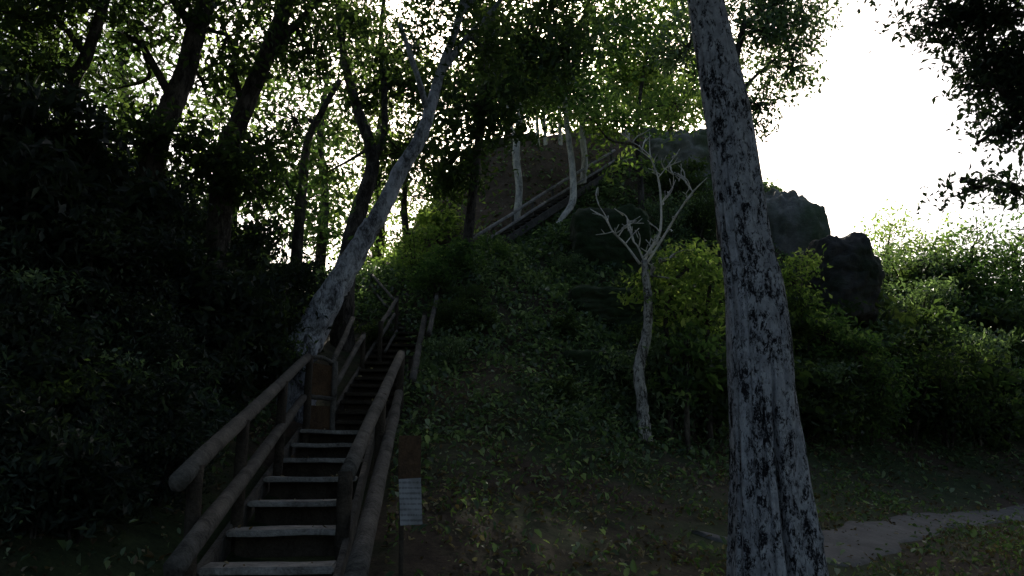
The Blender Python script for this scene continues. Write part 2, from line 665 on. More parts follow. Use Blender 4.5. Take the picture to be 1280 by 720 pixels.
_at = g.data.attributes.new('soil', 'FLOAT', 'POINT')
_at.data.foreach_set('value', soil)
tag(g, 'dark mossy forest floor rising into a steep overgrown mound', None, kind='structure')

# path
pp = [hit(px, py) for px, py in ((1500, 600), (1400, 620), (1290, 640), (1180, 652), (1100, 668), (1040, 690))]
pp = [p for p in pp if p is not None]
e = pp[-1]
pp += [e + np.array([-1.0, -.5, 0]), e + np.array([-1.9, -.6, 0])]
pth, _ = smooth_path(pp, [1] * len(pp), 12)
V, F = [], []
for i, p in enumerate(pth):
    t = pth[min(i + 1, len(pth) - 1)] - pth[max(i - 1, 0)]
    nrm = np.array([-t[1], t[0]]) / (np.hypot(t[0], t[1]) + 1e-9)
    for j in range(9):
        s = (-1, -.93, -.6, -.3, 0, .3, .6, .93, 1)[j]
        w = .46 * min(1, (len(pth) - 1 - i) / 22) + .06 * math.sin(i * .7 + (2 if s > 0 else 0)) + .03 * math.sin(i * 1.1)
        V.append((p[0] + nrm[0] * s * w, p[1] + nrm[1] * s * w, 0))
V = np.array(V)
V[:, 2] = H(V[:, 0], V[:, 1]) + np.tile(np.array([-.03, .03, .04, .045, .045, .045, .04, .03, -.03]), len(pth))
for i in range(len(pth) - 1):
    for j in range(8):
        a = i * 9 + j
        F.append((a, a + 1, a + 10, a + 9))
tag(mesh_obj('dirt_path', V, F, path_mat(), smooth=True), 'pale narrow trodden earth path crossing the shaded ground at lower right', None, kind='structure')


# ------------------------------------------------------------------ stairs
def log(name, a, b, r, m, root, r2=None):
    t = Tubes()
    a, b = np.asarray(a, float), np.asarray(b, float)
    k = np.linspace(0, 1, 9)[:, None]
    pts = a * (1 - k) + b * k + RNG.normal(0, .004, (9, 3))
    t.add(pts, np.linspace(r, r2 or r, 9), 14, .055)
    return rootless(t.build(name, m), root)


STEP_LEAVES = []


def flight(root, A, B, n, width, side, tread=.36, tm=None):
    """A,B centre of first/last tread"""
    side = np.asarray(side, float)
    side /= np.linalg.norm(side)
    for i in range(n):
        t = i / (n - 1)
        c = A * (1 - t) + B * t + RNG.normal(0, .006, 3)
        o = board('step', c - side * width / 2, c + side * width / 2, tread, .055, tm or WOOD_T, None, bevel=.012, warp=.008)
        rootless(o, root)
        for _ in range(RNG.integers(1, 6)):
            STEP_LEAVES.append(c + side * RNG.uniform(-.47, .47) * width + np.array([0, RNG.uniform(-.12, .12), .036]))
        fw = (B - A)
        fw[2] = 0
        fw /= np.linalg.norm(fw)
        rc = c + fw * (tread * .45) * .6 - np.array([0, 0, .135])
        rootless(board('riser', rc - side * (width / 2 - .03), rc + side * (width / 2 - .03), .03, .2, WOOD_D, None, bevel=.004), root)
    for s in (-1, 1):
        off = side * s * (width / 2 + .035) - np.array([0, 0, .1])
        rootless(board('stringer', A + off - (B - A) / (n - 1) * .4, B + off + (B - A) / (n - 1) * .3, .06, .24, WOOD, None), root)


lo = thing('wooden_stairs', (SA[0] + .5, 7, .6), 'lower flight of worn plank steps with log handrails climbing from the bottom left', 'stairs')
side1 = np.array([1.04, .134, 0])
c0 = SA + side1 / 2
first = c0 + STDIR * (-.9 * 9)
flight(lo, first, c0, 10, 1.02, side1, .38)
# left handrail
LT0, LT1 = P(384, 447, 12), P(222, 602, 5.8)
LL0, LL1 = P(379, 497, 12), P(218, 712, 5.3)
log('rail', LT0, LT1, .065, WOOD, lo, .07)
log('rail', LL0, LL1, .055, WOOD, lo, .07)
for t in (0.0, .36, .7, .95):
    top = LT0 * (1 - t) + LT1 * t
    lowz = H1(top[0], top[1]) - .2
    log('post', (top[0] + .03, top[1] + .03, min(lowz, top[2] - .9)), top + np.array([.03, .03, .03]), .055, WOOD_D, lo)
RT0, RT1 = P(501, 443, 13), P(432, 596, 7.4)
RL0, RL1 = P(499, 491, 13), P(441, 735, 6.0)
log('rail', RT0, RT1, .07, WOOD, lo, .075)
log('rail', RL0, RL1, .07, WOOD, lo, .085)
for p, q in ((RT0, .0), (RT0 * .5 + RT1 * .5, 0), (RT1, 0.03)):
    log('post', (p[0], p[1], H1(p[0], p[1]) - .3), p + np.array([0, 0, .05]), .065, WOOD_D, lo)
# landing gate-like end panel between flights on the left
pa, pb = P(386, 446, 12.1), P(419, 455, 12.4)
log('rail', pa, (pa + pb) / 2 + np.array([0, 0, .05]), .03, WOOD, lo)
log('rail', (pa + pb) / 2 + np.array([0, 0, .05]), pb, .03, WOOD, lo)
log('rail', P(386, 496, 12.1), P(419, 499, 12.4), .035, WOOD, lo)
pc, pd = P(386, 474, 12.15), P(418, 478, 12.45)
rootless(board('end_panel', pc, pd, .03, .5, WOOD_B, None), lo)
pc, pd = P(386, 522, 12.15), P(418, 522, 12.45)
rootless(board('end_panel', pc, pd, .03, .36, WOOD_B, None), lo)
log('post', (pb[0], pb[1], pb[2] - 1.4), pb + np.array([0, 0, .04]), .045, WOOD, lo)

mi = thing('wooden_stairs', tuple(F2A), 'steeper middle flight of shade-darkened steps beyond the first landing with paired log rails', 'stairs')
flight(mi, F2A, F2B, 13, .86, (1, .1, 0), .3, WOOD_D)  # dark tread wood puts this flight's shade into the colour
for a, b, r in [((419, 482, 12.6), (454, 420, 15.0), .045), ((415, 455, 12.6), (441, 398, 15.0), .045),
                ((475, 407, 15.4), (496, 374, 17.4), .04), ((473, 425, 15.4), (493, 393, 17.4), .035), ((481, 440, 15.4), (496, 414, 17.0), .03),
                ((515, 478, 13.4), (531, 396, 17.0), .06), ((536, 418, 15.2), (546, 371, 18.0), .05)]:
    log('rail', P(*a), P(*b), r, WOOD, mi)
for a in ((454, 418, 15.0), (476, 404, 15.4), (496, 372, 17.4), (531, 393, 17.0), (546, 369, 18.0), (514, 452, 14.3)):
    p = P(*a)
    log('post', (p[0], p[1], H1(p[0], p[1]) - .3), p + np.array([0, 0, .04]), .045, WOOD_D, mi)

F3A, F3B = P(515, 412, 17.8), P(476, 372, 20.6)
up_ = thing('wooden_stairs', tuple(F3A), 'upper short flight turning back to the left behind the leaning pale tree', 'stairs')
flight(up_, F3A, F3B, 8, .8, (.85, .55, 0), .28, WOOD)
for a, b, r in [((465, 344, 20.5), (494, 376, 17.6), .035), ((464, 360, 20.5), (484, 384, 17.8), .03),
                ((488, 347, 21.2), (531, 391, 18.2), .035), ((489, 366, 21.2), (526, 400, 18.2), .03)]:
    log('rail', P(*a), P(*b), r, WOOD, up_)
for a in ((465, 342, 20.5), (488, 345, 21.2), (531, 391, 18.2)):
    p = P(*a)
    log('post', (p[0], p[1], min(H1(p[0], p[1]) - .2, p[2] - .8)), p, .04, WOOD, up_)

# stairway on the mound
M0, M1 = P(585, 318, 22.5), P(770, 200, 30.0)
mo = thing('wooden_stairs', tuple(M0), 'distant wooden stairway with double rail slanting across the mound under white trunks', 'stairs')
flight(mo, M0 + np.array([0, .4, 0]), M1 + np.array([0, .4, 0]), 30, .8, (-.75, .65, 0), .3, WOOD)
for dy, r in ((-9, .05), (4, .045)):
    log('rail', P(590, 308 + dy, 22.2), P(682, 249 + dy, 26), r, WOOD_T, mo)
    log('rail', P(682, 249 + dy, 26), P(768, 197 + dy, 29.7), r, WOOD_T, mo)
for k in range(8):
    t = k / 7
    px, py, Y = 592 + t * 172, 298 - t * 110, 22.3 + t * 7.3
    p = P(px, py - 3, Y)
    log('post', (p[0], p[1], H1(p[0], p[1]) - .3), p, .045, WOOD, mo)

# ------------------------------------------------------------------ sign
sg = P(512, 628, 6.6)
sgz = H1(sg[0], sg[1])
sn = thing('sign_post', (sg[0], sg[1], sgz), 'thin post right of the stairs carrying a brown board and a white notice', 'sign')
log('post', (P(503, 700, 6.65)[0], 6.68, sgz - .25), P(503, 548, 6.68), .02, WOOD_D, sn)
q = P(512, 573, 6.62)
rootless(board('board', q + np.array([-.09, 0, 0]), q + np.array([.09, .01, 0]), .02, .36, WOOD_B, None, bevel=.004), sn)
q = P(513, 628, 6.6)
rootless(board('notice', q + np.array([-.088, 0, 0]), q + np.array([.088, .01, 0.01]), .006, .36, PAPER, None, bevel=.001, warp=.003), sn)


# ------------------------------------------------------------------ stones
def rock(name, px, py, Y, wpx, hpx, dep, m, label, cat, seed, sq=3.0, amp=.16, group=None):
    """superellipsoid boulder with ledges; px,py is its centre"""
    c = P(px, py, Y)
    hw, hh = size(px, py, Y, wpx) / 2, size(px, py, Y, hpx) / 2
    nu, nv = (110, 80) if wpx > 60 else (48, 32)
    V, F = [], []
    for j in range(nv + 1):
        ph = -math.pi / 2 + math.pi * j / nv
        for i in range(nu):
            th = 2 * math.pi * i / nu
            d = np.array([math.cos(ph) * math.cos(th), math.cos(ph) * math.sin(th), math.sin(ph)])
            k = (abs(d) ** sq).sum() ** (-1 / sq)
            q = d * k
            v = Vector(q * 1.3) + Vector((seed * 7.1, seed * 3.3, 0))
            n = noise.fractal(v, .9, 2.1, 6) * amp + (.5 - abs(noise.noise(v * 2.2))) * amp * .5
            ph_ = (q[2] * 2.6 + noise.noise(v * .8) * .35 + seed * .37) % 1.0
            strata = .045 * min(1, min(ph_, 1 - ph_) * 9) - .03 + .03 * noise.noise(v * 5)
            q = q * (1 + n) + d * strata * (1 - abs(d[2]))
            V.append(q * np.array([hw, dep, hh]))
    for j in range(nv):
        for i in range(nu):
            i2 = (i + 1) % nu
            F.append((j * nu + i, j * nu + i2, (j + 1) * nu + i2, (j + 1) * nu + i))
    o = mesh_obj(name, V, F, m, smooth=True)
    o.location = tuple(c)
    return tag(o, label, cat, group)


rock('stone_ruin', 980, 338, 31, 84, 186, 2.0, STONE, 'tall rounded mossy stone stump against the sky just right of the big trunk', 'ruin', 1, 3.6, .2)
rock('boulder', 1052, 356, 24, 76, 116, 1.2, STONE_K, 'dark round topped boulder standing lower and right of the mossy stone stump', 'rock', 2, 3.0, .18)
rock('boulder', 862, 226, 33, 120, 100, 2, STONE, 'grey rock at the mound top immediately left of the big trunk', 'rock', 5, 3, .25)
rock('terrace_wall', 762, 318, 23.6, 92, 95, 1.2, STONE_M, 'upper dark terrace wall of the mound left of the bare branches', 'ruin', 6, 9, .13)
rock('terrace_wall', 762, 402, 20.2, 100, 66, 1.3, STONE_M, 'middle dark terrace wall behind the slim pale trunk', 'ruin', 7, 9, .14)
rock('terrace_wall', 762, 482, 17.3, 110, 78, 1.1, STONE_M, 'lowest dark terrace wall at the foot of the slim pale trunk', 'ruin', 8, 9, .14)


for k, (px, py, Y, w, h) in enumerate([(592, 205, 30.2, 30, 34), (618, 190, 31, 34, 26), (652, 180, 32, 40, 20), (742, 176, 34, 36, 22), (800, 176, 34.6, 44, 24), (838, 184, 34.4, 36, 34), (884, 206, 33.6, 34, 36)]):
    rock('stone_block', px, py, Y, w, h, .5, STONE_B if k < 4 else STONE, ['first', 'second', 'third', 'fourth', 'fifth', 'sixth', 'last'][k] + ' from the left of the worn stone blocks along the skyline of the mound', 'stone', 20 + k, 5, .22, 'stone blocks along the mound top')


# ------------------------------------------------------------------ trees
def px_path(pts):
    """[(px,py,Y,width_px)] -> world pts, radii"""
    return [P(a, b, c) for a, b, c, w in pts], [size(a, b, c, w) / 2 for a, b, c, w in pts]


def tree(name, label, trunk, limbs=(), blobs=(), leafm=LEAF_D, barkm=BARK_DARK, leaf=.12, bury=.5, sides=12, group=None, wob=.04, twigs=True, limbm=None, cat='tree', cl=.3, per=22, asp=.45):
    """trunk: px list from base; limbs: px lists; blobs: (px,py,Y,rx,ry,rdepth,cover)"""
    pts, rad = px_path(trunk)
    b = pts[0].copy()
    gz = H1(b[0], b[1])
    if gz < b[2] - .02:
        b2 = pts[0] + (pts[0] - pts[1]) * .0
        pts = [np.array([b2[0], b2[1], gz - bury])] + pts
        rad = [rad[0] * 1.25] + rad
    root = thing(name, (b[0], b[1], min(gz, b[2])), label, cat, group)
    t = Tubes()
    p2, r2 = smooth_path(pts, rad, 8)
    t.add(p2, r2, sides, wob)
    rootless(t.build('trunk', barkm), root)
    for l in limbs:
        lp, lr = px_path(l)
        t = Tubes()
        a, c = smooth_path(lp, lr, 6)
        t.add(a, c, max(6, sides - 4), wob)
        rootless(t.build('limb', limbm or barkm), root)
    if blobs:
        c = Crown(leaf, leafm)
        top = pts[-1]
        allp = np.concatenate([p2] + [np.array(px_path(l)[0]) for l in limbs])
        for bl in blobs:
            px, py, Y, rx, ry, rd, cov = bl
            ctr = P(px, py, Y)
            lpx = leaf / size(px, py, Y, 1)
            la = lpx * lpx * asp * .5 * .62
            if leafm is LEAF_D:
                n = int(cov * 1.55 * math.pi * rx * ry / (la * per * 1.6))
            else:
                n = int(cov * math.pi * rx * ry / (la * per))
            n = max(6, min(n, 1600))
            near = allp[np.argmin(((allp - ctr) ** 2).sum(1))]
            c.blob(ctr, (size(px, py, Y, rx), rd, size(px, py, Y, ry)), n, cl * (.88 if leafm is LEAF_D else 1), per * (1.6 if leafm is LEAF_D else 1), .42, twigs, None, .009)
            if twigs:
                m = (near + ctr) / 2 + RNG.normal(0, .12, 3) * np.linalg.norm(ctr - near)
                a, rr = smooth_path([near, m, ctr], [.05, .035, .018], 5)
                c.tw.add(a, rr, 6, .03)
        c.build(root, barkm, asp=asp)
    return root


LATE = []
# the big mottled trunk in the foreground ------------------------------------------------
def big_tree():
    Y = 7.0
    ctl = [(800, 974, 132), (720, 969, 116), (600, 961, 93), (450, 951, 81), (360, 943, 72), (300, 932, 64), (150, 911, 58), (0, 882, 44), (-200, 845, 38), (-420, 805, 30)]
    cen = [P(x, y, Y) for y, x, w in ctl]
    rad = [size(x, y, Y, w) / 2 for y, x, w in ctl]
    gz = H1(cen[0][0], Y)
    root = thing('big_tree', (cen[0][0], Y, gz), 'massive foreground trunk of mottled grey bark leaning left with a grooved foot', 'tree')
    cs, rs = smooth_path(cen, rad, 26)
    n = 400
    V, F = [], []
    for i, (c, r) in enumerate(zip(cs, rs)):
        z = c[2]
        # side lobe on the right that merges with the stem about 2.3 m up
        k = max(0, min(1, (2.5 - z) / 1.3))
        lr = r * (.34 + .05 * k) if k > 0 else 0
        lx, ly = r * (.52 + .23 * k), -r * .08
        mr = r * (1 - .14 * k)
        mx = -r * .14 * k
        for j in range(n):
            th = 2 * math.pi * j / n
            d = np.array([math.cos(th), math.sin(th)])
            best = 0
            for (qx, qy, qr) in ((mx, 0, mr), (lx, ly, lr)):
                if qr <= 0:
                    continue
                bb = d[0] * qx + d[1] * qy
                disc = bb * bb - (qx * qx + qy * qy - qr * qr)
                if disc > 0:
                    best = max(best, bb + math.sqrt(disc))
            v = Vector((d[0] * 1.6, d[1] * 1.6, z * .45))
            w = .985 + .014 * abs(noise.noise(Vector((th * 7, 3.1, z * 1.1)))) * 2 + .05 * noise.fractal(v, 1, 2, 3) + .03 * noise.noise(Vector((d[0] * 7, d[1] * 7, z * 1.3))) + .014 * noise.noise(Vector((d[0] * 16, d[1] * 16, z * 4)))
            kk = max(0, min(1, (2.75 - z) / 1.5))
            kk = kk * kk * (3 - 2 * kk)
            for g0, gw, gd in ((-1.50 + .05 * math.sin(z * 2.3), .05 + .03 * kk, .62 * kk), (-2.25 + .04 * math.sin(z * 3), .05, .07), (-1.9 + .05 * math.sin(z * 1.7 + 1), .04, .05 + .05 * kk), (-2.7, .06, .08), (-1.05 + .04 * math.sin(z * 2), .05, .08)):
                dt = (th - g0 + math.pi) % (2 * math.pi) - math.pi
                best *= 1 - gd * math.exp(-(dt / gw) ** 2)
            if -1.45 < th - 2 * math.pi * (th > math.pi) < -.2:
                best *= 1 + .05 * math.exp(-((z - 1.05 - .1 * math.sin(th * 5)) / .05) ** 2)
            q = best * w
            V.append((c[0] + d[0] * q, c[1] + d[1] * q, z))
    m = len(cs)
    for i in range(m - 1):
        for j in range(n):
            j2 = (j + 1) % n
            F.append((i * n + j, i * n + j2, (i + 1) * n + j2, (i + 1) * n + j))
    rootless(mesh_obj('trunk', V, F, BARK_BIG, smooth=True), root)
    for s in (-1, 1):
        top = cen[-1]
        t = Tubes()
        a, rr = smooth_path([cen[-2], top + np.array([s * .6, .3 * s, 1.0]), top + np.array([s * 2.2, s * .8, 2.4])], [.17, .13, .06], 6)
        t.add(a, rr, 10, .03)
        rootless(t.build('limb', BARK_BIG), root)
    c = Crown(.24, LEAF_D)
    for dx, dy, dz, rr in ((-4.6, 1, 3.2, 2.4), (4.6, 1, 3, 2.4), (-2.4, -1, 2.6, 1.9), (2.6, .8, 2.4, 2.0), (0, 0, 3.6, 2.2), (.4, -2.2, 2.6, 1.8), (0.2, 2.6, 3.2, 1.8)):
        c.blob(cen[-1] + np.array([dx, dy, dz]), (rr, rr, rr * .6), 230, .4, 22)
    c.build(root, BARK_DARK)


big_tree()

# leaning pale tree left of centre
tree('leaning_tree', 'pale grey trunk leaning right over the wooden stairs from the left bank',
     [(370, 455, 12.9, 44), (390, 415, 13, 38), (415, 368, 13.1, 33), (434, 335, 13.2, 29), (458, 292, 13.3, 24), (474, 268, 13.4, 21), (500, 214, 13.6, 18), (524, 176, 13.7, 16), (538, 135, 13.8, 13), (552, 85, 14, 11), (572, 30, 14.2, 9), (590, -60, 14.4, 7)],
     [[(552, 90, 14, 9), (585, 45, 14.2, 7), (622, 5, 14.4, 5), (650, -40, 14.5, 3)], [(535, 140, 13.8, 9), (520, 90, 13.6, 7), (500, 30, 13.5, 5)], [(574, 20, 14.2, 8), (600, -10, 14.5, 6)]],
     [(560, -10, 14.2, 75, 45, 1.0, 1.0), (520, 60, 13.9, 50, 45, .8, .8), (610, 60, 14.6, 45, 50, .8, .9)], LEAF_D, BARK_PALE, .15, sides=22, wob=.09)

# dark trunks of the upper left
tree('forest_tree', 'thick dark trunk in the upper left leaning right with a bulging foot',
     [(190, 205, 11, 34), (212, 140, 11, 29), (232, 90, 11.1, 26), (245, 40, 11.2, 24), (258, 0, 11.3, 22), (275, -90, 11.5, 18)],
     [[(245, 40, 11.2, 14), (200, -20, 11, 8), (150, -60, 11, 5)], [(216, 125, 11, 12), (180, 60, 10.8, 8), (150, 10, 10.7, 5)]],
     [(210, -20, 11, 100, 55, 1.2, 1.3), (160, 45, 10.8, 55, 38, .9, .8), (285, 45, 11.4, 40, 50, .8, .85), (195, 170, 10.6, 55, 32, .6, 2.2), (150, 110, 11.6, 40, 30, .6, 1.0), (255, 110, 11.8, 30, 35, .6, .9)], LEAF_D, BARK_DARK, .16, per=15)
tree('forest_tree', 'second dark trunk leaning right, between the thickest one and the forked tree',
     [(280, 215, 12, 27), (300, 150, 12, 24), (322, 95, 12.1, 22), (345, 40, 12.2, 20), (360, 0, 12.3, 18), (385, -80, 12.4, 15)],
     [[(330, 75, 12.1, 12), (370, 30, 12.3, 8), (410, -10, 12.5, 5)], [(305, 140, 12, 10), (290, 80, 12, 6)]],
     [(380, -10, 12.4, 70, 50, 1.0, 1.2), (330, 185, 12.5, 50, 40, .8, 1.0), (385, 60, 12.6, 42, 50, .8, .95), (340, 60, 12.8, 30, 60, .8, .6), (275, 205, 11.6, 50, 36, .7, 2.0), (320, 225, 12, 45, 36, .7, 1.6), (300, 110, 12.4, 30, 40, .6, .8)], LEAF_D, BARK_DARK, .16, per=15)
tree('forest_tree', 'thinner dark trunk near the top left corner leaning right',
     [(85, 130, 10, 17), (108, 70, 10, 15), (125, 20, 10.1, 13), (142, -40, 10.2, 11)],
     [[(108, 70, 10, 9), (70, 20, 10, 6), (40, -20, 10, 4)]],
     [(95, -10, 10, 75, 45, .9, 1.0), (25, 20, 9.8, 60, 60, .9, 1.7), (60, 85, 10.2, 70, 35, .8, 1.5), (10, 110, 9.6, 60, 40, .8, 2.2)], LEAF_D, BARK_DARK, .15, per=15)
tree('forked_tree', 'slender dark forked tree just left of the leaning pale trunk',
     [(432, 340, 16.5, 26), (450, 260, 16.8, 20), (466, 200, 17, 17), (445, 130, 17, 13), (430, 70, 17, 10), (422, -10, 17, 8)],
     [[(466, 200, 17, 11), (480, 170, 17, 9), (480, 110, 17.1, 8), (476, 40, 17.2, 6), (484, -30, 17.2, 4)]],
     [(440, 20, 17, 62, 50, 1.2, 1.3), (490, 100, 17.4, 50, 55, 1.2, 1.4), (470, -70, 17.4, 100, 50, 1.2, 1.4), (440, 130, 17.8, 45, 45, 1.0, .8), (500, 190, 17.6, 45, 48, 1.1, 1.2), (410, 215, 17.8, 40, 40, .9, .7)], LEAF_D, BARK_DARK, .18, per=15)
tree('forest_tree', 'thin crooked dark stem among bright leaves left of the forked tree',
     [(372, 300, 14.5, 14), (378, 240, 14.6, 12), (384, 180, 14.7, 10), (402, 140, 14.8, 8), (425, 100, 14.9, 6)],
     [[(376, 255, 14.6, 7), (345, 205, 14.5, 5), (330, 160, 14.4, 3)]],
     [(370, 150, 15, 60, 55, 1.0, .7), (380, 250, 15, 45, 40, .9, 1.0), (330, 240, 14.4, 45, 35, .8, 1.4)], LEAF_G, BARK_DARK, .16, per=15)
tree('forest_tree', 'small leafy tree behind the upper stairs with sunlit yellow green leaves',
     [(520, 370, 23, 12), (512, 320, 23, 10), (505, 260, 23, 8), (510, 200, 23, 6)], [],
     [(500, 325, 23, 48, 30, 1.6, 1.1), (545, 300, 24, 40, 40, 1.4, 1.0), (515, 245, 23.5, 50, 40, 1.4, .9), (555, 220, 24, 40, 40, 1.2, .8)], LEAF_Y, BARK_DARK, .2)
# far woodland behind the left bank, filling part of the sky gaps
for k, (px, Y, sd, lab) in enumerate([(30, 24, 0, 'far tree behind the top left corner of the bank'), (150, 26, 1, 'far tree seen between the corner trunk and the thickest dark trunk'),
                                      (290, 25, 2, 'far tree seen between the two thick dark trunks'), (400, 28, 3, 'far tree filling the gap left of the forked tree'),
                                      (470, 30, 4, 'far tree behind the forked tree and leaning trunk')]):
    y0 = [190, 200, 260, 330, 360][k]
    tree('forest_tree', lab + ' with sunlit leaves', [(px, y0, Y, 14), (px + 6, y0 - 80, Y, 11), (px, y0 - 160, Y, 8), (px + 10, y0 - 240, Y, 5)], [],
         [(px, y0 - 40, Y, 62, 42, 2, 1.1), (px - 15, y0 - 110, Y, 60, 50, 2, 1.0), (px + 20, y0 - 170, Y + 1, 62, 48, 2, 1.0), (px, y0 - 260, Y, 70, 50, 2, .8)],
         LEAF_Y if k % 2 == 0 else LEAF_G, BARK_DARK, .27, per=14, cl=.4)

# central crowns
tree('forest_tree', 'dark leafy tree with a broad crown over the left shoulder of the mound',
     [(582, 330, 20, 14), (590, 250, 20, 12), (600, 160, 20, 10), (610, 60, 20, 8), (615, -20, 20, 6)], [],
     [(600, 130, 20, 62, 55, 1.6, 1.7), (565, 210, 20, 45, 50, 1.4, 1.7), (650, 70, 20.5, 62, 60, 1.6, 1.6), (600, 30, 20, 55, 45, 1.5, .9), (690, 10, 21, 60, 40, 1.5, 1.3), (545, 120, 20, 35, 60, 1.2, 1.2), (640, -70, 20, 130, 60, 2, 1.8), (700, 60, 21, 45, 60, 1.4, 1.4)],
     LEAF_D, BARK_DARK, .23, cl=.38, per=16)
# white trunks on the mound
tree('pale_trunk_tree', 'leftmost white trunked tree standing on the mound stairway slope',
     [(643, 290, 25.5, 11), (649, 240, 25.6, 9), (645, 190, 25.7, 10), (650, 140, 25.8, 8), (655, 60, 26, 6)], [[(649, 200, 25.7, 5), (640, 160, 25.6, 4), (632, 120, 25.6, 3)], [(643, 288, 25.5, 5), (636, 295, 25.3, 3)]],
     [(665, 110, 26, 60, 42, 1.8, 1.4), (640, 55, 26, 60, 50, 1.8, 1.2)], LEAF_G, BARK_WHITE, .27, cl=.42, per=16)
tree('pale_trunk_tree', 'white trunked tree with a bent root sweeping left down the mound',
     [(690, 291, 25.2, 6), (703, 272, 25.5, 7), (716, 250, 25.8, 9), (715, 205, 26, 8), (709, 160, 26.1, 7), (706, 110, 26.2, 6), (710, 40, 26.4, 5)], [],
     [(740, 140, 26, 40, 20, 1.2, .9), (715, 105, 26.2, 50, 38, 1.8, 1.6), (735, 50, 26.4, 60, 50, 1.8, 1.7), (740, -50, 26.4, 90, 60, 1.8, 1.5)], LEAF_G, BARK_WHITE, .27, cl=.42, per=16)
tree('pale_trunk_tree', 'straight white trunked tree directly right of the bent rooted one',
     [(728, 238, 28, 9), (731, 200, 28, 8), (727, 160, 28, 7), (728, 100, 28.2, 6), (735, 40, 28.2, 5)], [],
     [(770, 150, 27.6, 40, 20, 1.4, .9), (780, 95, 28, 58, 40, 1.8, 1.6), (790, 30, 28, 60, 45, 1.8, 1.7), (850, -50, 28, 90, 60, 1.8, 1.5)], LEAF_G, BARK_WHITE, .27, cl=.42, per=16)
for k, (px, lab) in enumerate([(672, 'short'), (681, 'taller'), (700, 'rightmost')]):
    tree('pale_trunk_tree', lab + ' of three thin pale stems left of the bent white trunk',
         [(px, 215 - 6 * k, 31, 5), (px + 1, 185, 31, 5), (px - 1, 140, 31, 4), (px, 90, 31, 3)], [],
         [(px, 110, 31, 26, 20, 1.4, 1.2)], LEAF_G, BARK_WHITE, .22)
tree('forest_tree', 'leafy tree with sunlit yellow leaves hanging above the centre of the mound',
     [(800, 215, 27, 7), (796, 170, 27, 6), (800, 120, 27, 5), (810, 60, 27, 4)], [],
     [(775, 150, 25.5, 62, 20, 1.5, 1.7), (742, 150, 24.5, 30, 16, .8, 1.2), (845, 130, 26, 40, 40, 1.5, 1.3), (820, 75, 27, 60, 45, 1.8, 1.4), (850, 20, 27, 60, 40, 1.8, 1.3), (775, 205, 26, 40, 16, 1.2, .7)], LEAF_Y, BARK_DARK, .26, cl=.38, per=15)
for kd, px, py, s_, lab in [('d', 850, 262, 1.3, 'greyish shrub on the rock face left of the top of the bare branches'), ('d', 872, 300, 1.2, 'greyish shrub on the rock face left of the big trunk'),
                            ('d', 712, 350, .5, 'small shrub at the left corner of the upper terrace wall'), ('d', 818, 430, .8, 'small shrub at the right corner of the middle terrace wall'),
                            ('d', 706, 425, .45, 'small shrub at the left corner of the middle terrace wall'), ('d', 705, 505, .4, 'small shrub at the left corner of the lowest terrace wall'),
                            ('d', 838, 300, 1.0, 'small shrub on the rock face between the bare branches')]:
    LATE.append((kd, px, py, s_, lab))
tree('forest_tree', 'tree whose blue green crown spreads behind the top of the big trunk into the sky',
     [(905, 330, 19, 14), (900, 220, 19, 12), (910, 120, 19, 10), (930, 30, 19, 7)],
     [[(908, 130, 19, 6), (950, 90, 19, 4), (985, 60, 19, 3)]],
     [(955, 40, 19, 58, 55, 1.6, 2.0), (990, 85, 19, 30, 36, 1.2, 1.7), (950, 130, 19, 28, 42, 1.1, 1.8), (972, 0, 19, 56, 40, 1.5, 2.2), (1005, 30, 19, 26, 26, 1, 1.6), (860, 60, 19, 50, 60, 1.5, 1.1)], LEAF_I, BARK_DARK, .17, per=20, cl=.22)

tree('forest_tree', 'dense dark tree added as sun block on the mound top behind the grey rock beside the big trunk',  # added to keep a sun patch off the lower ground
     [(835, 215, 37, 9), (838, 170, 37, 8), (836, 130, 37, 6), (840, 80, 37, 4)], [],
     [(835, 128, 37, 70, 36, 2.5, 2.4), (790, 100, 37, 50, 40, 2.2, 2.0), (885, 95, 37, 45, 45, 2.2, 2.0), (720, 135, 38, 50, 26, 2.2, 1.6)], LEAF_G, BARK_DARK, .3, cl=.45, per=16)
tree('forest_tree', 'dense dark tree added as sun block on the mound top behind the leftmost white trunk',  # added to close the gap letting sun onto the foreground
     [(632, 215, 37, 9), (634, 170, 37, 8), (640, 130, 37, 6), (640, 80, 37, 4)], [],
     [(640, 128, 37, 60, 30, 2.4, 2.2), (600, 110, 37, 45, 40, 2.2, 1.8), (660, 90, 37, 60, 36, 2.2, 1.8)], LEAF_G, BARK_DARK, .3, cl=.45, per=16)
# bare pale tree in the middle: its leafless branches are coloured pale as if catching light
BY = float(hit(806, 552)[1]) - 13.6


